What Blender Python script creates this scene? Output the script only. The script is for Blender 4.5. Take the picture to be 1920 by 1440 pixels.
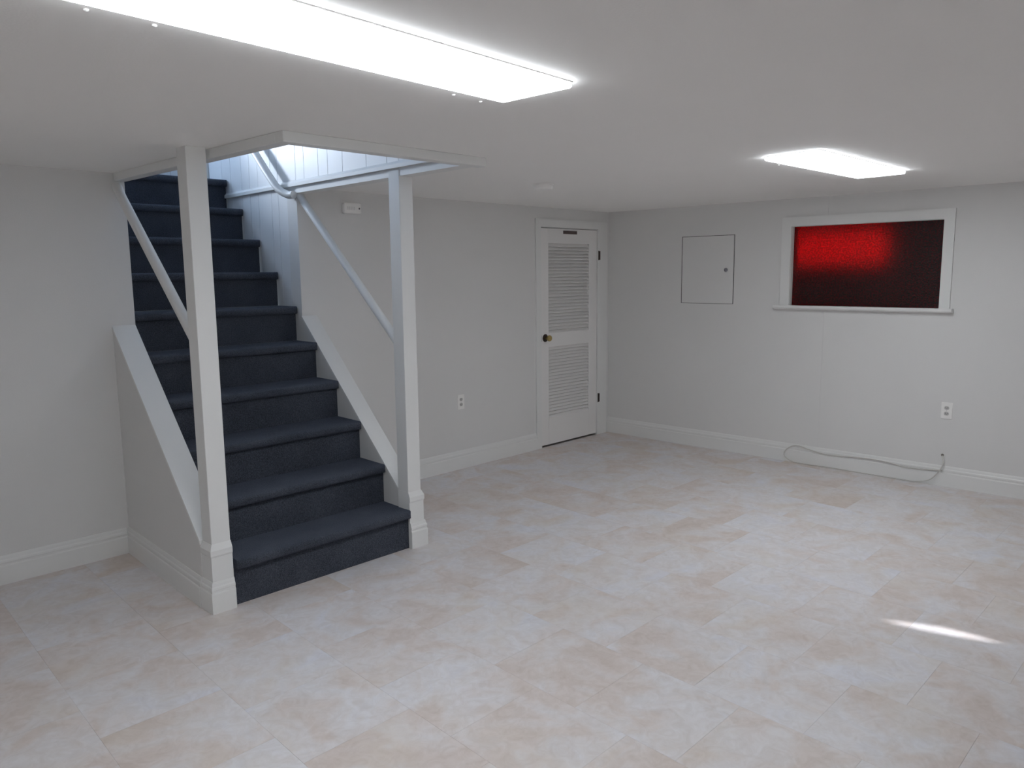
import bpy, bmesh, math, random
from mathutils import Vector, Matrix
random.seed(7)
for o in list(bpy.data.objects): bpy.data.objects.remove(o)
scene = bpy.context.scene
COL = scene.collection

# ------------------------------------------------------------------ camera
FPX = 1467.5
YAW, PITCH, ROLL = 0.80752, 0.14116, -0.01052
CAM = Vector((-6.3634, -4.7412, 1.6205))
fw = Vector((math.sin(YAW)*math.cos(PITCH), math.cos(YAW)*math.cos(PITCH), -math.sin(PITCH)))
r0 = Vector((math.cos(YAW), -math.sin(YAW), 0)); u0 = r0.cross(fw)
rt = math.cos(ROLL)*r0 + math.sin(ROLL)*u0
up = -math.sin(ROLL)*r0 + math.cos(ROLL)*u0
cd = bpy.data.cameras.new('camera'); cam = bpy.data.objects.new('camera', cd); COL.objects.link(cam)
cd.sensor_fit = 'HORIZONTAL'; cd.sensor_width = 36; cd.lens = FPX/1920*36; cd.clip_start = .05
cam.matrix_world = Matrix(((rt.x, up.x, -fw.x, CAM.x), (rt.y, up.y, -fw.y, CAM.y), (rt.z, up.z, -fw.z, CAM.z), (0, 0, 0, 1)))
scene.camera = cam

# ------------------------------------------------------------------ world, sun, daylight, exposure
vs = scene.view_settings
vs.view_transform = 'Standard'; vs.look = 'None'; vs.gamma = 1; vs.use_curve_mapping = False
vs.exposure = 0.0
scene.cycles.max_bounces = 16; scene.cycles.diffuse_bounces = 12
w = bpy.data.worlds.new('sky'); scene.world = w; w.use_nodes = True
bg = w.node_tree.nodes['Background']; bg.inputs[0].default_value = (.80, .90, 1, 1); bg.inputs[1].default_value = 2.0

STREAK = Vector((-2.63, -3.79, 0)); REAR_Y = -6.9
el = math.radians(29)
hd = Vector((-.2316, .973, 0)).normalized()
sdir = (hd*math.cos(el) + Vector((0, 0, -math.sin(el)))).normalized()      # the way the sunlight travels
sl = bpy.data.lights.new('sun', 'SUN'); sun = bpy.data.objects.new('sun', sl); COL.objects.link(sun)
sl.energy = 8.0; sl.angle = math.radians(.9); sl.color = (.97, .96, 1)
sun.rotation_euler = sdir.to_track_quat('-Z', 'Y').to_euler(); sun.location = (-1, -12, 5)

al = bpy.data.lights.new('stairwell_daylight', 'AREA'); dl = bpy.data.objects.new('stairwell_daylight', al); COL.objects.link(dl)
al.shape = 'RECTANGLE'; al.size = .14; al.size_y = .34; al.spread = math.radians(30); al.energy = 1.9; al.color = (.80, .88, 1)
dl.location = (-4.28, 2.10, 3.08)
dl.rotation_euler = (Vector((-3.49, -.10, 2.43)) - Vector(dl.location)).to_track_quat('-Z', 'Y').to_euler()

al2 = bpy.data.lights.new('stairwell_sky_fill', 'AREA'); dl2 = bpy.data.objects.new('stairwell_sky_fill', al2); COL.objects.link(dl2)
al2.shape = 'RECTANGLE'; al2.size = .36; al2.size_y = .80; al2.energy = 17; al2.color = (.50, .70, 1)
dl2.location = (-4.24, 2.03, 3.135); dl2.rotation_euler = (math.radians(-90), 0, 0)      # added fill lamp for sky glow at the landing window

LAMP = 16.5       # strength of the ceiling light panels

# ------------------------------------------------------------------ materials
def mat(name, col, rough=.5, bump=0, bscale=200, var=0, vscale=3, spec=.5, metal=0, emit=None, es=0, sheen=0):
    m = bpy.data.materials.new(name); m.use_nodes = True
    nt = m.node_tree; b = nt.nodes['Principled BSDF']
    b.inputs['Base Color'].default_value = (*col, 1); b.inputs['Roughness'].default_value = rough
    b.inputs['Specular IOR Level'].default_value = spec; b.inputs['Metallic'].default_value = metal
    if sheen:
        b.inputs['Sheen Weight'].default_value = sheen; b.inputs['Sheen Roughness'].default_value = .5
    tc = nt.nodes.new('ShaderNodeTexCoord')
    if var:
        n = nt.nodes.new('ShaderNodeTexNoise'); n.inputs['Scale'].default_value = vscale; n.inputs['Detail'].default_value = 4
        nt.links.new(tc.outputs['Object'], n.inputs['Vector'])
        mx = nt.nodes.new('ShaderNodeMix'); mx.data_type = 'RGBA'
        mx.inputs[6].default_value = (*[c*(1-var) for c in col], 1); mx.inputs[7].default_value = (*[min(1, c*(1+var)) for c in col], 1)
        nt.links.new(n.outputs['Fac'], mx.inputs[0]); nt.links.new(mx.outputs[2], b.inputs['Base Color'])
    if bump:
        n2 = nt.nodes.new('ShaderNodeTexNoise'); n2.inputs['Scale'].default_value = bscale; n2.inputs['Detail'].default_value = 3
        nt.links.new(tc.outputs['Object'], n2.inputs['Vector'])
        bp = nt.nodes.new('ShaderNodeBump'); bp.inputs['Strength'].default_value = bump; bp.inputs['Distance'].default_value = .004
        nt.links.new(n2.outputs['Fac'], bp.inputs['Height']); nt.links.new(bp.outputs['Normal'], b.inputs['Normal'])
    if emit:
        b.inputs['Emission Color'].default_value = (*emit, 1); b.inputs['Emission Strength'].default_value = es
    return m

WALL = mat('wall_paint', (.745, .743, .735), .55, bump=.12, bscale=160, var=.015, vscale=2)
CEIL = mat('ceiling_paint', (.92, .91, .89), .7, bump=.1, bscale=120, var=.01)
TRIM = mat('trim_paint', (.80, .805, .795), .38, bump=.03, bscale=60)
DOOR = mat('door_paint', (.83, .82, .81), .42)
UPPER = mat('plank_paint', (.82, .83, .84), .5, bump=.03, bscale=40)
DARK = mat('shadow_gap', (.03, .03, .03), .9)
PLASTIC = mat('white_plastic', (.90, .89, .87), .35)
SLOT = mat('slot_dark', (.12, .12, .12), .6)
BRONZE = mat('dark_bronze', (.05, .035, .028), .4, metal=.6)
BROWN = mat('brown_plate', (.10, .07, .065), .5)
BRASS = mat('brass', (.45, .34, .14), .28, metal=.9)
STEEL = mat('grey_metal', (.28, .27, .30), .35, metal=.7)
CABLE = mat('cable_white', (.60, .59, .56), .45)
CABLE_END = mat('cable_end', (.22, .20, .18), .5)
CAVITY = mat('window_well', (.05, .035, .03), .9)
SLAB = mat('floor_joint', (.40, .37, .36), .8)
LIGHT = mat('light_panel', (.9, .9, .9), .4, emit=(.925, .975, 1.02), es=LAMP)
STREAK_MASK = mat('streak_mask', (.55, .53, .5), .8)

def carpet():
    m = bpy.data.materials.new('carpet_blue'); m.use_nodes = True
    nt = m.node_tree; b = nt.nodes['Principled BSDF']; b.inputs['Roughness'].default_value = .95; b.inputs['Specular IOR Level'].default_value = .1
    b.inputs['Sheen Weight'].default_value = .12; b.inputs['Sheen Roughness'].default_value = .45; b.inputs['Sheen Tint'].default_value = (.6, .7, 1, 1)
    g = nt.nodes.new('ShaderNodeNewGeometry')
    n = nt.nodes.new('ShaderNodeTexNoise'); n.inputs['Scale'].default_value = 230; n.inputs['Detail'].default_value = 3
    v = nt.nodes.new('ShaderNodeTexVoronoi'); v.inputs['Scale'].default_value = 260
    n3 = nt.nodes.new('ShaderNodeTexNoise'); n3.inputs['Scale'].default_value = 6
    for x in (n, v, n3): nt.links.new(g.outputs['Position'], x.inputs['Vector'])
    r = nt.nodes.new('ShaderNodeValToRGB')
    r.color_ramp.elements[0].position = .3; r.color_ramp.elements[0].color = (.036, .041, .052, 1)
    r.color_ramp.elements[1].position = .72; r.color_ramp.elements[1].color = (.108, .121, .152, 1)
    ad = nt.nodes.new('ShaderNodeMath'); ad.operation = 'MULTIPLY_ADD'; ad.inputs[1].default_value = .25; 
    nt.links.new(n3.outputs['Fac'], ad.inputs[0]); 
    sb = nt.nodes.new('ShaderNodeMath'); sb.operation = 'SUBTRACT'; sb.inputs[1].default_value = .125
    nt.links.new(n.outputs['Fac'], sb.inputs[0]); nt.links.new(sb.outputs[0], ad.inputs[2])
    nt.links.new(ad.outputs[0], r.inputs[0]); nt.links.new(r.outputs[0], b.inputs['Base Color'])
    bp = nt.nodes.new('ShaderNodeBump'); bp.inputs['Strength'].default_value = .8; bp.inputs['Distance'].default_value = .006
    nt.links.new(v.outputs['Distance'], bp.inputs['Height']); nt.links.new(bp.outputs['Normal'], b.inputs['Normal'])
    return m
CARPET = carpet()

def tile_mat():
    m = bpy.data.materials.new('stone_look_tile'); m.use_nodes = True
    nt = m.node_tree; b = nt.nodes['Principled BSDF']
    L = nt.links.new
    oi = nt.nodes.new('ShaderNodeObjectInfo'); tc = nt.nodes.new('ShaderNodeTexCoord')
    mul = nt.nodes.new('ShaderNodeVectorMath'); mul.operation = 'SCALE'; mul.inputs[0].default_value = (37, 91, 53)
    L(oi.outputs['Random'], mul.inputs['Scale'])
    add = nt.nodes.new('ShaderNodeVectorMath'); L(tc.outputs['Object'], add.inputs[0]); L(mul.outputs[0], add.inputs[1])
    def noise(scale, detail, dist=0, rough=.55):
        n = nt.nodes.new('ShaderNodeTexNoise'); n.inputs['Scale'].default_value = scale; n.inputs['Detail'].default_value = detail
        n.inputs['Distortion'].default_value = dist; n.inputs['Roughness'].default_value = rough
        L(add.outputs[0], n.inputs['Vector']); return n
    big = noise(3.4, 5, .7); r = nt.nodes.new('ShaderNodeValToRGB'); cr = r.color_ramp
    cr.elements[0].position = .28; cr.elements[0].color = (.62, .545, .505, 1)
    cr.elements[1].position = .72; cr.elements[1].color = (.685, .685, .73, 1)
    for p, c in ((.40, (.655, .59, .56)), (.50, (.68, .645, .64)), (.60, (.70, .685, .70))):
        e = cr.elements.new(p); e.color = (*c, 1)
    # per-tile shift of tone
    sh = nt.nodes.new('ShaderNodeMath'); sh.operation = 'MULTIPLY_ADD'; sh.inputs[1].default_value = .17; 
    off = nt.nodes.new('ShaderNodeMath'); off.operation = 'SUBTRACT'; off.inputs[1].default_value = .085
    L(big.outputs['Fac'], off.inputs[0]); L(oi.outputs['Random'], sh.inputs[0]); L(off.outputs[0], sh.inputs[2]); L(sh.outputs[0], r.inputs[0])
    # fine veins and speckle
    vein = noise(14, 6, 1.6, .65); vr = nt.nodes.new('ShaderNodeValToRGB')
    vr.color_ramp.elements[0].position = .30; vr.color_ramp.elements[0].color = (.84, .80, .77, 1)
    vr.color_ramp.elements[1].position = .62; vr.color_ramp.elements[1].color = (1.05, 1.05, 1.06, 1)
    L(vein.outputs['Fac'], vr.inputs[0])
    m1 = nt.nodes.new('ShaderNodeMix'); m1.data_type = 'RGBA'; m1.blend_type = 'MULTIPLY'; m1.inputs[0].default_value = .6
    L(r.outputs[0], m1.inputs[6]); L(vr.outputs[0], m1.inputs[7])
    warm = noise(2.1, 3, .4); wr = nt.nodes.new('ShaderNodeValToRGB')
    wr.color_ramp.elements[0].position = .52; wr.color_ramp.elements[0].color = (0, 0, 0, 1)
    wr.color_ramp.elements[1].position = .75; wr.color_ramp.elements[1].color = (.4, .4, .4, 1)
    L(warm.outputs['Fac'], wr.inputs[0])
    m2 = nt.nodes.new('ShaderNodeMix'); m2.data_type = 'RGBA'; m2.inputs[7].default_value = (.65, .57, .47, 1)
    L(wr.outputs[0], m2.inputs[0]); L(m1.outputs[2], m2.inputs[6])
    L(m2.outputs[2], b.inputs['Base Color'])
    b.inputs['Roughness'].default_value = .46; b.inputs['Specular IOR Level'].default_value = .4
    bp = nt.nodes.new('ShaderNodeBump'); bp.inputs['Strength'].default_value = .12; bp.inputs['Distance'].default_value = .003
    L(vein.outputs['Fac'], bp.inputs['Height']); L(bp.outputs['Normal'], b.inputs['Normal'])
    return m
TILE = tile_mat()

def red_glass():
    m = bpy.data.materials.new('red_pebbled_glass'); m.use_nodes = True
    nt = m.node_tree; L = nt.links.new
    out = nt.nodes['Material Output']; b = nt.nodes['Principled BSDF']
    b.inputs['Base Color'].default_value = (.030, .010, .010, 1); b.inputs['Roughness'].default_value = .5
    g = nt.nodes.new('ShaderNodeBsdfRefraction'); g.inputs['Color'].default_value = (.86, .001, .028, 1)
    g.inputs['Roughness'].default_value = .70; g.inputs['IOR'].default_value = 1.25
    mx = nt.nodes.new('ShaderNodeMixShader'); mx.inputs[0].default_value = .55
    L(b.outputs[0], mx.inputs[1]); L(g.outputs[0], mx.inputs[2]); L(mx.outputs[0], out.inputs['Surface'])
    tc = nt.nodes.new('ShaderNodeTexCoord')
    n = nt.nodes.new('ShaderNodeTexVoronoi'); n.inputs['Scale'].default_value = 90
    n2 = nt.nodes.new('ShaderNodeTexNoise'); n2.inputs['Scale'].default_value = 75; n2.inputs['Detail'].default_value = 4
    L(tc.outputs['Object'], n.inputs['Vector']); L(tc.outputs['Object'], n2.inputs['Vector'])
    bp = nt.nodes.new('ShaderNodeBump'); bp.inputs['Strength'].default_value = .5; bp.inputs['Distance'].default_value = .004
    L(n.outputs['Distance'], bp.inputs['Height']); L(bp.outputs['Normal'], b.inputs['Normal']); L(bp.outputs['Normal'], g.inputs['Normal'])
    r = nt.nodes.new('ShaderNodeValToRGB')
    r.color_ramp.elements[0].position = .46; r.color_ramp.elements[0].color = (.010, .003, .004, 1)
    r.color_ramp.elements[1].position = .64; r.color_ramp.elements[1].color = (.16, .050, .045, 1)
    L(n2.outputs['Fac'], r.inputs[0]); L(r.outputs[0], b.inputs['Base Color'])
    mr = nt.nodes.new('ShaderNodeMapRange'); mr.inputs[1].default_value = .40; mr.inputs[2].default_value = .62; mr.inputs[3].default_value = .36; mr.inputs[4].default_value = .74
    L(n2.outputs['Fac'], mr.inputs[0]); L(mr.outputs[0], mx.inputs[0])
    return m
REDGLASS = red_glass()

# ------------------------------------------------------------------ mesh helpers
K = .055                                   # the stairs and the floor tiling run 3 degrees off square to the back wall
def sh(x, y): return x + K*y
class MB:
    def __init__(s): s.v = []; s.f = []
    def box(s, x0, x1, y0, y1, z0, z1, shear=False):
        n = len(s.v)
        for z in (z0, z1):
            for x, y in ((x0, y0), (x1, y0), (x1, y1), (x0, y1)):
                s.v.append((sh(x, y) if shear else x, y, z))
        s.f += [[n+i for i in q] for q in ((0, 3, 2, 1), (4, 5, 6, 7), (0, 1, 5, 4), (1, 2, 6, 5), (2, 3, 7, 6), (3, 0, 4, 7))]
        return s
    def ext(s, pts, vec):                  # a planar polygon pushed along a vector
        n = len(s.v); k = len(pts); vec = Vector(vec)
        s.v += [tuple(p) for p in pts] + [tuple(Vector(p)+vec) for p in pts]
        s.f.append([n+i for i in range(k)][::-1]); s.f.append([n+k+i for i in range(k)])
        for i in range(k): s.f.append([n+i, n+(i+1) % k, n+k+(i+1) % k, n+k+i])
        return s
    def loft(s, rings, closed=True, caps=True):
        n = len(s.v); k = len(rings[0])
        for r in rings: s.v += [tuple(p) for p in r]
        for a in range(len(rings)-1):
            for i in range(k if closed else k-1):
                j = (i+1) % k
                s.f.append([n+a*k+i, n+a*k+j, n+(a+1)*k+j, n+(a+1)*k+i])
        if caps:
            s.f.append([n+i for i in range(k)][::-1]); s.f.append([n+(len(rings)-1)*k+i for i in range(k)])
        return s
    def tube(s, path, r, seg=14):
        P = [Vector(p) for p in path]; rings = []; nrm = None
        for i, p in enumerate(P):
            t = ((P[min(i+1, len(P)-1)] - P[max(i-1, 0)])).normalized()
            if nrm is None:
                nrm = t.cross(Vector((0, 0, 1)));  nrm = nrm.normalized() if nrm.length > .05 else Vector((1, 0, 0))
            nrm = (nrm - t*nrm.dot(t)).normalized(); bn = t.cross(nrm)
            rings.append([p + r*(math.cos(a)*nrm + math.sin(a)*bn) for a in [2*math.pi*q/seg for q in range(seg)]])
        return s.loft(rings)
    def lathe(s, prof, origin, axis, seg=24):          # prof: (radius, height along axis)
        a = Vector(axis).normalized(); u = a.orthogonal().normalized(); v = a.cross(u); o = Vector(origin)
        rings = [[o + a*h + r*(math.cos(t)*u + math.sin(t)*v) for t in [2*math.pi*q/seg for q in range(seg)]] for r, h in prof]
        return s.loft(rings)
    def mesh(s, name, m, smooth=False, bevel=0):
        me = bpy.data.meshes.new(name); me.from_pydata(s.v, [], s.f)
        bm = bmesh.new(); bm.from_mesh(me)
        bmesh.ops.recalc_face_normals(bm, faces=bm.faces)
        if bevel: bmesh.ops.bevel(bm, geom=[e for e in bm.edges if e.is_manifold and e.calc_face_angle(0) > .5], offset=bevel, segments=2, profile=.5, affect='EDGES')
        bm.to_mesh(me); bm.free()
        me.materials.append(m)
        if smooth:
            for p in me.polygons: p.use_smooth = True
            me.set_sharp_from_angle(angle=math.radians(40))
        return me
    def obj(s, name, m, parent=None, smooth=False, bevel=0, loc=None, **tags):
        o = bpy.data.objects.new(name, s.mesh(name, m, smooth, bevel)); COL.objects.link(o)
        if loc: o.location = loc
        if parent: o.parent = parent
        for k_, v_ in tags.items(): o[k_] = v_
        return o
def B(*a, **k): return MB().box(*a, **k)
def empty(name, loc=(0, 0, 0), **tags):
    o = bpy.data.objects.new(name, None); COL.objects.link(o); o.location = loc; o.empty_display_size = .1
    for k_, v_ in tags.items(): o[k_] = v_
    return o
def part(mb, name, m, root, smooth=False, bevel=0, **tags):      # a child built in world coordinates
    o = mb.obj(name, m, None, smooth, bevel, **tags); o.parent = root
    base = root
    off = Vector((0, 0, 0))
    while base is not None: off += Vector(base.location); base = base.parent
    o.location = -off
    return o
def spline(pts, n=8):                                            # Catmull-Rom
    P = [Vector(p) for p in pts]; out = []
    for i in range(len(P)-1):
        a, b, c, d = P[max(i-1, 0)], P[i], P[i+1], P[min(i+2, len(P)-1)]
        for q in range(n):
            t = q/n
            out.append(.5*((2*b) + (c-a)*t + (2*a-5*b+4*c-d)*t*t + (3*b-a-3*c+d)*t**3))
    out.append(P[-1]); return out

H = 2.2; XMIN = -7.8; UPZ = 4.6; ENDY = 1.9
OPL, OPF = -4.57, -1.76                     # ceiling opening: left edge, front edge
SR = -3.475                                  # right face of the stairwell (before skew)
SL = -4.577                                  # left face of the stairwell

# ------------------------------------------------------------------ floor and its tiles
floor = B(XMIN-.1, .1, REAR_Y-.1, .1, -.12, -.004).obj('floor', SLAB, kind='structure')
def clip(poly, ax, v, keep_less):
    out = []
    for i in range(len(poly)):
        a, b = poly[i-1], poly[i]
        ia = (a[ax] <= v) if keep_less else (a[ax] >= v); ib = (b[ax] <= v) if keep_less else (b[ax] >= v)
        if ia != ib:
            t = (v-a[ax])/(b[ax]-a[ax]); out.append((a[0]+t*(b[0]-a[0]), a[1]+t*(b[1]-a[1])))
        if ib: out.append(b)
    return out
T, G = .452, .0003
full = None
for j in range(-6, 13):
    xa = -2.255 - T*j; xb = xa + T
    off = .295 if j % 2 == 0 else .09
    for i in range(-1, 16):
        yb = -off - T*i + T; ya = yb - T
        q = [(xa+G, ya+G), (xb-G, ya+G), (xb-G, yb-G), (xa+G, yb-G)]
        q = [(sh(x, y), y) for x, y in q]
        cx, cy = sh((xa+xb)/2, (ya+yb)/2), (ya+yb)/2
        c = q
        for ax, v, kl in ((0, 0, True), (0, XMIN, False), (1, 0, True), (1, REAR_Y, False)):
            c = clip(c, ax, v, kl)
            if len(c) < 3: break
        if len(c) < 3: continue
        if all(sh(-4.6, p[1]) < p[0] < sh(-3.46, p[1]) and p[1] > -1.12 for p in c): continue
        if max(p[0] for p in c)-min(p[0] for p in c) < .02 or max(p[1] for p in c)-min(p[1] for p in c) < .02: continue
        isfull = len(c) == 4 and all(abs(a[0]-b[0])+abs(a[1]-b[1]) < 1e-6 for a, b in zip(sorted(c), sorted(q)))
        if isfull and full: me = full
        else:
            me = MB().ext([(p[0]-cx, p[1]-cy, 0) for p in c], (0, 0, .004)).mesh('tile', TILE)
            if isfull: full = me
        o = bpy.data.objects.new('tile', me); COL.objects.link(o); o.parent = floor; o.location = (cx, cy, -.004)

# ------------------------------------------------------------------ ceiling with the stair opening
c = MB()
for poly in ([(XMIN-.1, REAR_Y-.1), (.1, REAR_Y-.1), (.1, OPF), (XMIN-.1, OPF)],
             [(XMIN-.1, OPF), (OPL, OPF), (OPL, .1), (XMIN-.1, .1)],
             [(sh(SR+.0145, OPF), OPF), (.1, OPF), (.1, .1), (sh(SR+.0145, .1), .1)]):
    c.ext([(x, y, H) for x, y in poly], (0, 0, .0995))
c.obj('ceiling', CEIL, kind='structure')

# ------------------------------------------------------------------ walls of the room
B(XMIN-.1, SL, 0, .12, 0, H+.05).obj('wall_back_left', WALL, kind='structure')
DX0, DX1, DZ = -1.033, -.188, 2.03
wb = MB(); wb.box(SR, DX0, 0, .12, 0, H+.05); wb.box(DX0, DX1, 0, .12, DZ, H+.05); wb.box(DX1, .02, 0, .12, 0, H+.05)
wb.obj('wall_back_right', WALL, kind='structure')
cl = MB(); cl.box(DX0-.3, DX1+.3, .9, 1.0, 0, H); cl.box(DX0-.4, DX0-.3, .12, 1.0, 0, H); cl.box(DX1+.3, DX1+.4, .12, 1.0, 0, H); cl.box(DX0-.4, DX1+.4, .12, 1.0, H, H+.1); cl.box(DX0-.4, DX1+.4, .12, 1.0, -.1, 0)
cl.obj('wall_closet', WALL, kind='structure')
B(XMIN-.1, XMIN, REAR_Y-.1, .12, 0, H+.05).obj('wall_left', WALL, kind='structure')

# right wall: sheets of painted panelling on a backing, with the window hole
WY0, WY1, WZ0, WZ1 = -1.876, -3.02, 1.328, 1.974
wr = MB()
wr.box(.012, .12, WY0, .12, 0, H+.05); wr.box(.012, .12, REAR_Y-.1, WY1, 0, H+.05); wr.box(.012, .12, WY1, WY0, 0, WZ0); wr.box(.012, .12, WY1, WY0, WZ1, H+.05)
wallr = wr.obj('wall_right', WALL, kind='structure')
J = -2.17; g = .0004
for poly in ([(0, 0), (0, H), (J+g, H), (J+g, WZ1), (WY0, WZ1), (WY0, WZ0), (J+g, WZ0), (J+g, 0)],
             [(J-g, 0), (J-g, WZ0), (WY1, WZ0), (WY1, WZ1), (J-g, WZ1), (J-g, H), (-4.61+g, H), (-4.61+g, 0)],
             [(-4.61-g, 0), (-4.61-g, H), (REAR_Y, H), (REAR_Y, 0)]):
    MB().ext([(0, y, z) for y, z in poly], (.012, 0, 0)).obj('wall_panel', WALL, wallr)

# rear wall with an unseen, assumed window added to let one sliver of sun in
RX, RZ = STREAK.x - hd.x*((STREAK.y-REAR_Y)/hd.y), 1.75
RX = STREAK.x - hd.x/hd.y*(STREAK.y-REAR_Y)
RZ = (STREAK.y-REAR_Y)/hd.y*math.tan(el)
a0, a1, b0, b1 = RX-.40, RX+.40, 1.45, 2.02
rw = MB()
rw.box(XMIN-.1, a0, REAR_Y-.1, REAR_Y, 0, H+.05); rw.box(a1, .12, REAR_Y-.1, REAR_Y, 0, H+.05); rw.box(a0, a1, REAR_Y-.1, REAR_Y, 0, b0); rw.box(a0, a1, REAR_Y-.1, REAR_Y, b1, H+.05)
rw.obj('wall_rear', WALL, kind='structure')
win2 = empty('window_2', (RX, REAR_Y, b0), kind='structure')
fr = MB(); fr.box(a0-.07, a0, REAR_Y, REAR_Y+.02, b0-.07, b1+.07); fr.box(a1, a1+.07, REAR_Y, REAR_Y+.02, b0-.07, b1+.07); fr.box(a0, a1, REAR_Y, REAR_Y+.02, b1, b1+.07); fr.box(a0, a1, REAR_Y, REAR_Y+.02, b0-.07, b0)
part(fr, 'window_frame', TRIM, win2)
# unseen sheet added in the window, its lens-shaped gap cut to shape the streak
lens = []
n = 12
for i in range(n+1):
    t = -1+2*i/n; lens.append((RX + .052*(1-t*t), RZ + .125*t))
for i in range(1, n):
    t = 1-2*i/n; lens.append((RX - .022*(1-t*t), RZ + .125*t))
me = bpy.data.meshes.new('streak_mask'); bm = bmesh.new()
N = 48; ring = []; outer = []
def lensat(k_): return lens[k_ % len(lens)]
for k_ in range(len(lens)):
    x, z = lens[k_]; dx, dz = x-RX, z-RZ
    ox = (a1 if dx > 0 else a0); oz = (b1-RZ)*(.98 if k_ else -1)
    ang = math.atan2(dz, dx)
    # cast the ray from the centre to the rectangle
    tx = ((a1-RX) if math.cos(ang) > 0 else (a0-RX))/(math.cos(ang) if abs(math.cos(ang)) > 1e-6 else 1e-6)
    tz = ((b1-RZ) if math.sin(ang) > 0 else (b0-RZ))/(math.sin(ang) if abs(math.sin(ang)) > 1e-6 else 1e-6)
    t = min(abs(tx), abs(tz)); outer.append((RX+t*math.cos(ang), RZ+t*math.sin(ang)))
iv = [bm.verts.new((p[0], REAR_Y-.03, p[1])) for p in lens]; ov = [bm.verts.new((p[0], REAR_Y-.03, p[1])) for p in outer]
for k_ in range(len(lens)):
    j_ = (k_+1) % len(lens); bm.faces.new((iv[k_], iv[j_], ov[j_], ov[k_]))
# corners of the rectangle that the fan cuts off
for cx_, cz_ in ((a0, b0), (a1, b0), (a1, b1), (a0, b1)):
    cand = [k_ for k_ in range(len(outer)) if (abs(outer[k_][0]-cx_) < 1e-5) != (abs(outer[(k_+1) % len(outer)][0]-cx_) < 1e-5)]
    cand = [k_ for k_ in cand if abs((outer[k_][1]+outer[(k_+1) % len(outer)][1])/2-cz_) < .3]
    for k_ in cand[:1]: bm.faces.new((ov[k_], ov[(k_+1) % len(outer)], bm.verts.new((cx_, REAR_Y-.03, cz_))))
bm.to_mesh(me); bm.free(); me.materials.append(STREAK_MASK)
so = bpy.data.objects.new('streak_mask', me); COL.objects.link(so); so.parent = win2; so.location = -Vector(win2.location)
sm_ = so.modifiers.new('thick', 'SOLIDIFY'); sm_.thickness = .002

# ------------------------------------------------------------------ baseboards
PROF = [(0, 0), (.016, 0), (.016, .098), (.0145, .103), (.0115, .105), (.0115, .112), (.0135, .118), (.0125, .128), (.009, .134), (.007, .146), (.004, .155), (0, .155)]
def base(mb, p0, p1, nrm):                  # a run of moulding from p0 to p1 standing off along nrm
    p0, p1, nrm = Vector(p0), Vector(p1), Vector(nrm).normalized()
    mb.loft([[p + nrm*d + Vector((0, 0, z)) for d, z in PROF] for p in (p0, p1)])
    return mb
base(MB(), (XMIN, 0, 0), (sh(-4.72, 0), 0, 0), (0, -1, 0)).obj('baseboard_back_left', TRIM, kind='structure')
base(MB(), (-3.36, 0, 0), (-1.095, 0, 0), (0, -1, 0)).obj('baseboard_back_right', TRIM, kind='structure')
base(MB(), (0, 0, 0), (0, REAR_Y, 0), (-1, 0, 0)).obj('baseboard_right', TRIM, kind='structure')
base(MB(), (XMIN, REAR_Y, 0), (XMIN, 0, 0), (1, 0, 0)).obj('baseboard_left', TRIM, kind='structure')
base(MB(), (XMIN, REAR_Y, 0), (0, REAR_Y, 0), (0, 1, 0)).obj('baseboard_rear', TRIM, kind='structure')

# ------------------------------------------------------------------ stairwell shaft
# right side: planks of uneven width on a backing
sw = MB(); sw.box(SR+.014, SR+.11, .12, ENDY, 0, UPZ, True); sw.box(SR+.014, SR+.11, OPF-.1, .12, H+.1, UPZ, True); sw.box(SR+.0142, SR+.1098, .119, .1195, 0, .5, True)
wsr = sw.obj('wall_stairwell_right', UPPER, kind='structure')
GR = [OPF, -1.537, -1.417, -1.182, -1.067, -.855, -.593, -.417, -.299, -.115, -.001, .258, .36, .558, .69, .821, 1.004, 1.16, 1.40, 1.62, ENDY]
for a, b_ in zip(GR[:-1], GR[1:]):
    z0 = H if b_ <= .01 else 0
    B(SR, SR+.014, a+.0022, b_-.0022, z0, UPZ, shear=True).obj('plank', UPPER, wsr)
# left side, with the daylight window; end wall; front wall; upstairs ceiling; landing
sw = MB()
sw.box(SL-.12, SL, 0.12, ENDY, 0, UPZ, True); sw.box(-4.72, -4.60, OPF-.1, .13, H+.05, UPZ)
wsl = sw.obj('wall_stairwell_left', UPPER, kind='structure')
QX0, QX1, QZ0, QZ1 = -4.43, -4.05, 2.72, 3.55            # glass light in the end wall over the landing
ex0, ex1 = sh(SL, ENDY)-.3, sh(SR, ENDY)+.3
e = MB(); e.box(ex0, QX0, ENDY+.012, ENDY+.12, 0, UPZ); e.box(QX1, ex1, ENDY+.012, ENDY+.12, 0, UPZ); e.box(QX0, QX1, ENDY+.012, ENDY+.12, 0, QZ0); e.box(QX0, QX1, ENDY+.012, ENDY+.12, QZ1, UPZ)
ew = e.obj('wall_stairwell_end', UPPER, kind='structure')
ed = sorted([sh(SL, ENDY), QX0, -4.31, -4.18, QX1, -3.88, -3.77, -3.60, -3.49, sh(SR, ENDY)])
for xa_, xb_ in zip(ed[:-1], ed[1:]):
    for z0_, z1_ in (((2.3, QZ0), (QZ1, UPZ)) if QX0-.001 <= xa_ and xb_ <= QX1+.001 else ((2.3, UPZ),)):
        B(xa_+.002, xb_-.002, ENDY, ENDY+.012, z0_, z1_).obj('plank', UPPER, ew)
win3 = empty('window_3', ((QX0+QX1)/2, ENDY, QZ0), kind='structure')
fr = MB(); t_ = .03
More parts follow.
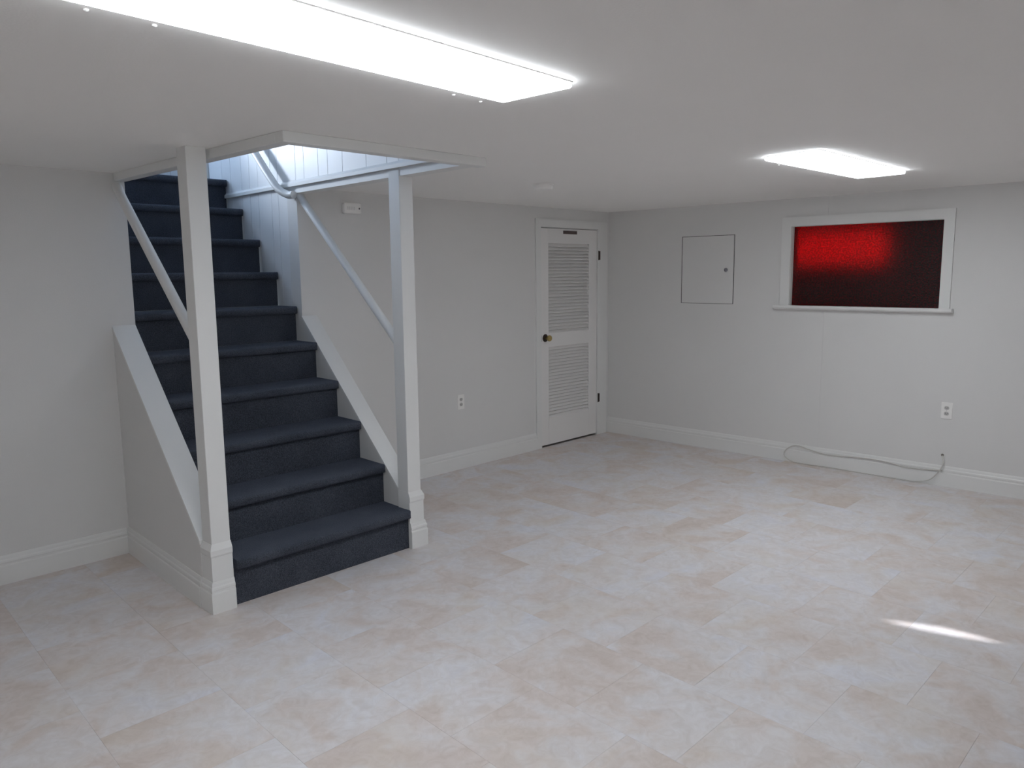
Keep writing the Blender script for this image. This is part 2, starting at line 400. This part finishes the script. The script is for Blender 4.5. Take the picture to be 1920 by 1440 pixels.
fr.box(QX0-t_, QX0, ENDY-.015, ENDY, QZ0-t_, QZ1+t_); fr.box(QX1, QX1+t_, ENDY-.015, ENDY, QZ0-t_, QZ1+t_); fr.box(QX0, QX1, ENDY-.015, ENDY, QZ1, QZ1+t_); fr.box(QX0, QX1, ENDY-.015, ENDY, QZ0-t_, QZ0)
part(fr, 'window_frame', TRIM, win3)
B(-4.8, -3.3, OPF-.12, OPF, H+.1, UPZ).obj('wall_stairwell_front', UPPER, kind='structure')
B(-4.9, -3.1, OPF-.2, ENDY+.12, UPZ, UPZ+.1).obj('ceiling_stairwell', CEIL, kind='structure')

# lip boards round the opening, ledge moulding on the plank wall, casing on the landing
lip = MB()
lip.box(OPL-.065, OPL, OPF, -.0005, 2.155, H)
part_f = MB().box(OPL-.065, sh(SR, OPF)+.085, OPF-.065, OPF-.0005, 2.155, H)
lip.obj('trim_1', TRIM, kind='structure', bevel=.004)
part_f.obj('trim_2', TRIM, kind='structure', bevel=.004)
MB().box(SR-.004, SR+.085, OPF, -.001, 2.163, H, True).obj('trim_3', TRIM, kind='structure')
led = MB()
led.ext([(sh(SR, OPF), OPF, 2.207), (sh(SR, OPF)-.022, OPF, 2.207), (sh(SR, OPF)-.022, OPF, 2.228), (sh(SR, OPF)-.006, OPF, 2.245), (sh(SR, OPF), OPF, 2.245)], (K*(1.40-OPF), 1.40-OPF, 0))
led.obj('trim_4', TRIM, kind='structure')
MB().box(SR-.016, SR, 1.40, 1.455, 2.345, UPZ-.3, True).obj('trim_5', TRIM, kind='structure')

# ------------------------------------------------------------------ staircase
RISE, RUN, Y1 = .2345, .2525, -1.185
SXL, SXR = -4.574, -3.483
st = empty('staircase', (sh((SXL+SXR)/2, Y1), Y1, 0), label='straight flight of carpeted stairs in dark blue-grey between white posts', category='stairs')
def tread_mesh(depth):
    prof = [(depth, -.050), (.004, -.052), (-.014, -.050), (-.030, -.045), (-.039, -.034), (-.041, -.022), (-.037, -.010), (-.026, -.002), (-.012, .001), (.03, 0), (depth, 0)]
    W = SXR-SXL; rings = []
    for u, ins in ((0, .016), (.010, .005), (.028, 0), (W-.028, 0), (W-.010, .005), (W, .016)):
        rings.append([(SXL+u+K*(y), max(y, -.041+ins) if y < 0 else y, z) for y, z in prof])
    return MB().loft(rings).mesh('tread', CARPET, smooth=True)
tm = tread_mesh(RUN+.004); rm = B(SXL, SXR, 0, .018, 0, RISE-.050, shear=True).mesh('riser', CARPET)
lm = tread_mesh(ENDY-(Y1+9*RUN)-.002)
for k_ in range(10):
    y = Y1 + k_*RUN
    for me, nm, z in ((rm, 'riser', RISE*k_+.0005), (tm if k_ < 9 else lm, 'tread', RISE*(k_+1))):
        o = bpy.data.objects.new(nm, me); COL.objects.link(o); o.parent = st
        o.location = Vector((K*y, y, z)) - Vector(st.location)

# low walls beside the stairs with sloped caps
def zc(y): return 1.345 + .918*y
def lowwall(name, x0, x1, cap0, cap1):
    pts = [(sh(x0, 0), 0, 0), (sh(x0, -1.093), -1.093, 0), (sh(x0, -1.093), -1.093, zc(-1.093)-.022), (sh(x0, 0), 0, zc(0)-.022)]
    o = MB().ext(pts, (x1-x0, 0, 0)).obj(name, WALL, kind='structure')
    pts = [(sh(cap0, -1.0935), -1.0935, zc(-1.093)-.022), (sh(cap0, -.001), -.001, zc(0)-.022), (sh(cap0, -.001), -.001, zc(0)), (sh(cap0, -1.0935), -1.0935, zc(-1.093))]
    MB().ext(pts, (cap1-cap0, 0, 0)).obj('cap', TRIM, o, bevel=.002)
    return o
wl = lowwall('wall_stair_left', -4.705, SL-.001, -4.708, SL+.0)
wr_ = lowwall('wall_stair_right', SR-.004, -3.368, SR-.006, -3.362)
# skirt board seen inside the right low wall
base(MB(), (sh(-4.705, -1.09), -1.09, 0), (sh(-4.705, 0), 0, 0), (-1, K, 0)).obj('baseboard_stair_left', TRIM, kind='structure')

# newel posts
def newel(x0, x1, side, label):
    r = empty('newel_post', ((x0+x1)/2, -1.142, 0), label=label, category='post')
    ya, yb = -1.19, -1.094
    part(B(x0, x1, ya, yb, 0, H), 'shaft', TRIM, r, bevel=.003)
    e = .010
    # plinth sleeve on the front and the outer side, bevelled at its top
    lo = x0-(e if side < 0 else .0012); hi = x1+(e if side > 0 else .0012)
    pl = MB().loft([[(a, ya-q, z), (b, ya-q, z), (b, yb-.002, z), (a, yb-.002, z)] for a, b, q, z in
        ((lo, hi, e, 0), (lo, hi, e, .275), (lo-(0 if side > 0 else .004), hi+(.004 if side > 0 else 0), e+.004, .285), (lo-(0 if side > 0 else .004), hi+(.004 if side > 0 else 0), e+.004, .31), (x0-.0006, x1+.0006, .0006, .34))])
    part(pl, 'plinth', TRIM, r)
    bs = MB(); off = .004
    # base moulding: mitred round the front and the outer side
    rings = []
    if side < 0: path = [((lo, yb), (-1, 0)), ((lo, ya-e), (-1, -1)), ((hi, ya-e), (0, -1))]
    else: path = [((lo, ya-e), (0, -1)), ((hi, ya-e), (1, -1)), ((hi, yb), (1, 0))]
    for (px, py), (nx, ny) in path:
        rings.append([(px+nx*d, py+ny*d, z) for d, z in PROF])
    bs.loft(rings); part(bs, 'base_moulding', TRIM, r)
    return r
newel(-4.753, -4.657, -1, 'square white newel post on the stair side away from the louvred door')
newel(-3.548, -3.452, 1, 'square white newel post on the stair side nearest the louvred door')

# handrails
def rail(path, r, label, brk=(), cut=None):
    root = empty('handrail', path[0], label=label, category='handrail')
    mb = MB().tube(path, r, 16)
    if cut:                                  # ends sawn flush with the wall face and the post face
        for k0, i0, i1, yc in ((0, 0, 1, cut[0]), (len(mb.v)-16, -1, -2, cut[1])):
            d = (Vector(path[i1])-Vector(path[i0])).normalized()
            for q in range(k0, k0+16):
                v = Vector(mb.v[q]); mb.v[q] = tuple(v + d*((yc-v.y)/d.y))
    part(mb, 'rail', TRIM, root, smooth=True)
    for p, d in brk:
        p = Vector(p); part(MB().tube([p, p+Vector(d)*.6, p+Vector(d)], .008, 8), 'bracket', TRIM, root, smooth=True)
    return root
rail([(-4.622, .0, 2.135), (-4.636, -.10, 2.06), (-4.705, -1.092, 1.285)], .026, 'round white handrail running to the post farther from the louvred door', cut=(-.0006, -1.0932))
rail([(-3.447, .0, 2.15), (-3.45, -.05, 2.10), (-3.515, -1.092, 1.225)], .025, 'round white handrail running to the post nearer the louvred door', cut=(-.0006, -1.0932))
hp = spline([(sh(-3.502, -.03), -.012, 2.150), (sh(-3.515, .05), .05, 2.155), (sh(-3.535, .15), .15, 2.205), (sh(-3.54, .30), .30, 2.335)], 6) + [Vector((sh(-3.54, 1.25), 1.25, 3.20))]
rail(hp, .026, 'white handrail climbing the plank wall inside the stairwell', [((sh(-3.54, .8), .8, 2.79), (.065, 0, -.02))])

# ------------------------------------------------------------------ louvred closet door
door = empty('door_1', (-.61, 0, 0), kind='structure')
lx0, lx1 = -1.022, -.197
yF, yB = -.004, .030
part(B(lx0, lx0+.106, yF, yB, .018, 2.018), 'stile', DOOR, door, bevel=.002)
part(B(lx1-.122, lx1, yF, yB, .018, 2.018), 'stile', DOOR, door, bevel=.002)
a, b_ = lx0+.106, lx1-.122
for z0, z1 in ((.018, .268), (.935, 1.062), (1.884, 2.018)):
    part(B(a, b_, yF, yB, z0, z1), 'rail', DOOR, door)
ang = math.radians(48)
cs, sn = math.cos(ang), math.sin(ang)
hw, ht = .0185, .0032
# slat section: outer edge low
sec = [(-hw*cs - ht*sn, -hw*sn + ht*cs), (-hw*cs + ht*sn, -hw*sn - ht*cs), (hw*cs + ht*sn, hw*sn - ht*cs), (hw*cs - ht*sn, hw*sn + ht*cs)]
sme = MB().ext([(a-b_)*0 + 0 and 0 or (0, y, z) for y, z in sec], (b_-a, 0, 0)).mesh('slat', DOOR)
for z0, z1, nsl in ((.268, .935, 22), (1.062, 1.884, 27)):
    for i in range(nsl):
        o = bpy.data.objects.new('slat', sme); COL.objects.link(o); o.parent = door
        o.location = Vector((a, .013, z0 + (i+.5)*(z1-z0)/nsl)) - Vector(door.location)
fr = MB(); fr.box(-1.095, -1.028, -.016, 0, 0, 2.098); fr.box(-.193, -.045, -.016, 0, 0, 2.098); fr.box(-1.028, -.193, -.016, 0, 2.026, 2.098)
fr.box(DX0, DX0+.008, 0, .10, 0, 2.026); fr.box(DX1-.006, DX1, 0, .10, 0, 2.026); fr.box(DX0, DX1, 0, .10, 2.023, 2.03)
part(fr, 'door_frame', TRIM, door)
kb = MB().lathe([(.001, .0), (.036, .001), (.036, .005), (.026, .010), (.001, .011)], (-.965, yF, 1.024), (0, -1, 0))
part(kb, 'rose', BRONZE, door, smooth=True, label='dark bronze round rose')
kb = MB().lathe([(.011, .008), (.011, .028), (.016, .032), (.026, .042), (.029, .052), (.026, .062), (.016, .068), (.001, .069)], (-.965, yF, 1.024), (0, -1, 0))
part(kb, 'knob', BRASS, door, smooth=True, label='brass knob')
part(B(-1.021, -1.013, yF-.0015, yF, .995, 1.05), 'latch_plate', STEEL, door)
for z in (1.779, .375):
    h_ = MB().lathe([(.0085, -.045), (.0085, .045)], (-.181, -.012, z), (0, 0, 1), 12); h_.box(-.176, -.158, -.018, -.016, z-.042, z+.042)
    part(h_, 'hinge', BRONZE, door, label='dark bronze hinge')
part(B(-.705, -.51, yF-.006, yF, 1.972, 2.001), 'top_plate', BROWN, door, label='narrow dark brown plate')

# ------------------------------------------------------------------ red window in the right wall
win = empty('window_1', (0, (WY0+WY1)/2, WZ0), kind='structure')
X0, X1 = -.016, 0
part(B(X0, X1, WY0, -1.797, 1.328, 2.048), 'casing', TRIM, win)
part(B(X0, X1, -3.092, WY1, 1.328, 2.048), 'casing', TRIM, win)
part(B(X0, X1, WY1, WY0, WZ1, 2.048), 'casing', TRIM, win)
sill = MB().ext([(.04, -1.757, 1.328), (-.050, -1.757, 1.328), (-.054, -1.757, 1.322), (-.054, -1.757, 1.308), (-.048, -1.757, 1.300), (-.018, -1.757, 1.294), (0, -1.757, 1.294), (0, -1.757, 1.31), (.04, -1.757, 1.31)], (0, -1.360, 0))
part(sill, 'sill', TRIM, win)
jm = MB(); jm.box(.0005, .12, WY0-.003, WY0-.0005, WZ0, WZ1-.0005); jm.box(.0005, .12, WY1+.0005, WY1+.003, WZ0, WZ1-.0005); jm.box(.0005, .12, WY1+.003, WY0-.003, WZ1-.003, WZ1-.0005); jm.box(.041, .12, WY1+.003, WY0-.003, WZ0+.0005, WZ0+.003)
part(jm, 'jamb', TRIM, win)
part(B(.040, .046, WY1+.003, WY0-.003, WZ0+.0005, WZ1-.003), 'pane', REDGLASS, win, label='dark red pebbled pane, glowing where daylight falls behind it')
# unseen window well: a dark box, its sky opening shaped for the pane's glow
OY0, OY1, OZ0, OZ1 = -1.58, -2.46, 1.672, 1.940; XD = .50
wc = MB()
wc.box(.12, XD+.05, OY0, OY0+.06, 1.15, 2.3); wc.box(.12, XD+.05, WY1-.06, WY1, 1.15, 2.3); wc.box(.12, XD+.05, WY1, OY0, WZ1+.02, WZ1+.1); wc.box(.12, XD+.05, WY1, OY0, WZ0-.1, WZ0-.02)
wc.box(XD, XD+.05, WY1, OY1, WZ0-.02, WZ1+.02); wc.box(XD, XD+.05, OY1, OY0, OZ1, WZ1+.02); wc.box(XD, XD+.05, OY1, OY0, WZ0-.02, OZ0)
part(wc, 'window_well', CAVITY, win)

# ------------------------------------------------------------------ ceiling light panels
DROP = .020
def lamp(quad, label, clips):
    P = [Vector((x, y, H-DROP)) for x, y in quad]; ctr = sum(P, Vector())/4
    r = empty('ceiling_light', (ctr.x, ctr.y, H), label=label, category='light')
    def grow(d, z): return [Vector((p.x, p.y, z)) + Vector(((p-ctr).x/abs((p-ctr).x), (p-ctr).y/abs((p-ctr).y), 0))*d for p in P]
    part(MB().loft([grow(.001, H-.004), grow(.001, H-DROP+.006), grow(-.003, H-DROP)]), 'diffuser', LIGHT, r)
    part(MB().loft([grow(.003, H), grow(.003, H-.004)]), 'frame', TRIM, r)
    for x, y in clips:
        part(MB().lathe([(.001, 0), (.006, .001), (.006, .004), (.003, .006), (.001, .0062)], (x, y, H), (0, 0, -1), 10), 'clip', PLASTIC, r)
lamp([(-4.419, -2.854), (-4.419, -3.147), (-5.887, -3.214), (-5.887, -2.921)], 'long bright flush ceiling light in front of the stairs', [(-5.695, -2.829), (-5.546, -2.823), (-4.564, -2.769), (-4.43, -2.758)])
lamp([(-2.441, -2.814), (-1.236, -2.84), (-1.267, -3.129), (-2.476, -3.115)], 'short bright flush ceiling light near the red window', [(-2.10, -2.728)])

# ------------------------------------------------------------------ small fittings
def outlet(org, along, nrm, label):
    o_, u, n_ = Vector(org), Vector(along), Vector(nrm)
    r = empty('wall_outlet', o_, label=label, category='outlet')
    def bx(u0, u1, z0, z1, d0, d1):
        m = MB(); q = [o_ + u*a + Vector((0, 0, z)) + n_*d0 for a, z in ((u0, z0), (u1, z0), (u1, z1), (u0, z1))]
        return m.ext(q, n_*(d1-d0))
    part(bx(-.037, .037, -.0615, .0615, .0, .006), 'cover_plate', PLASTIC, r, bevel=.002)
    for s in (-1, 1):
        cz = s*.0215
        f = MB(); ring = [o_ + n_*.006 + u*(.0165*math.cos(t)) + Vector((0, 0, cz + max(-.0125, min(.0125, .0165*math.sin(t))))) for t in [2*math.pi*k_/20 for k_ in range(20)]]
        f.ext(ring, n_*.002); fc = part(f, 'socket_face', SOCK, r)
        for a in (-.0065, .0065):
            q = MB().ext([o_ + u*(a+da) + Vector((0, 0, cz+.002+dz)) + n_*.0081 for da, dz in ((-.0014, -.004), (.0014, -.004), (.0014, .005), (-.0014, .005))], n_*.0004)
            part(q, 'slot', SLOT, fc)
        part(MB().ext([o_ + u*(.0026*math.cos(t)) + Vector((0, 0, cz-.0075 + .0026*math.sin(t))) + n_*.0081 for t in [2*math.pi*k_/10 for k_ in range(10)]], n_*.0004), 'slot', SLOT, fc)
    part(MB().ext([o_ + u*(.0028*math.cos(t)) + Vector((0, 0, .0028*math.sin(t))) + n_*.006 for t in [2*math.pi*k_/10 for k_ in range(10)]], n_*.0012), 'screw', STEEL, r)
    return r
VENT = mat('vent_grey', (.72, .71, .70), .5)
SOCK = mat('socket_face', (.52, .51, .50), .4)
outlet((-2.027, 0, .564), (1, 0, 0), (0, -1, 0), 'white duplex outlet on the wall between the stairs and the louvred door')
outlet((0, -3.118, .573), (0, -1, 0), (-1, 0, 0), 'white duplex outlet on the wall under the red window')

ap = empty('access_panel', (0, -1.103, 1.33), label='square white access door with a small round lock beside the red window', category='access panel')
y0, y1, z0, z1 = -1.363, -.843, 1.3275, 1.930
part(B(-.003, 0, y0, y1+.006, z0, z1), 'gap_shadow', DARK, ap, label='thin dark plate painted as the shadow gap round the door')  # dark plate standing in for the shadow in the gap
part(B(-.008, -.003, y0+.0035, y1-.002, z0+.003, z1-.004), 'door', WALL, ap, bevel=.001)
lk = MB().lathe([(.001, 0), (.017, .0), (.017, .006), (.012, .009), (.001, .010)], (-.010, -1.290, 1.626), (-1, 0, 0), 18)
part(lk, 'lock', STEEL, ap, smooth=True, label='small grey round lock')

cm = empty('alarm_box', (-3.048, 0, 2.046), label='small white alarm box high on the wall beside the stairwell', category='alarm')
part(B(-3.119, -2.977, -.034, 0, 2.046, 2.120), 'body', PLASTIC, cm, bevel=.008)
part(MB().lathe([(.001, 0), (.006, .0005), (.006, .002), (.001, .0025)], (-2.995, -.034, 2.083), (0, -1, 0), 12), 'button', SLOT, cm, label='dark round button')
for i in range(5):
    part(B(-3.095+i*.014, -3.088+i*.014, -.0347, -.034, 2.072, 2.094), 'vent_slot', VENT, cm)

sd = empty('smoke_detector', (-2.36, -1.22, H), label='round white smoke detector on the ceiling in front of the louvred door', category='smoke detector')
part(MB().lathe([(.001, 0), (.070, 0), (.070, .008), (.062, .010)], (-2.36, -1.22, H), (0, 0, -1), 32), 'base', PLASTIC, sd, smooth=True)
part(MB().lathe([(.062, .010), (.062, .024), (.055, .033), (.035, .037), (.001, .038)], (-2.36, -1.22, H), (0, 0, -1), 32), 'cover', PLASTIC, sd, smooth=True)

cab = [(-3.109, .235, -.004), (-3.126, .187, -.03), (-3.115, .142, -.034), (-3.088, .094, -.036), (-3.037, .038, -.036), (-2.953, .010, -.034), (-2.842, .0045, -.030), (-2.676, .0045, -.025), (-2.419, .0045, -.022), (-2.219, .0045, -.026), (-2.088, .006, -.040), (-1.973, .012, -.044), (-1.900, .050, -.034), (-1.908, .100, -.027), (-1.967, .142, -.022), (-2.031, .147, -.022), (-2.119, .128, -.022), (-2.278, .110, -.023), (-2.543, .127, -.022), (-2.713, .124, -.022), (-2.875, .106, -.023), (-3.032, .114, -.022), (-3.120, .124, -.020)]
cb = empty('loose_cable', (0, -3.109, .235), label='thin white cable looping from a wall hole along the baseboard', category='cable')
part(MB().tube(spline([(x, y, z) for y, z, x in cab], 6), .0045, 8), 'wire', CABLE, cb, smooth=True)
part(MB().lathe([(.001, 0), (.010, 0), (.009, .006), (.005, .010), (.001, .011)], (0, -3.109, .236), (-1, 0, 0), 14), 'grommet', CABLE_END, cb, smooth=True, label='dark grommet')
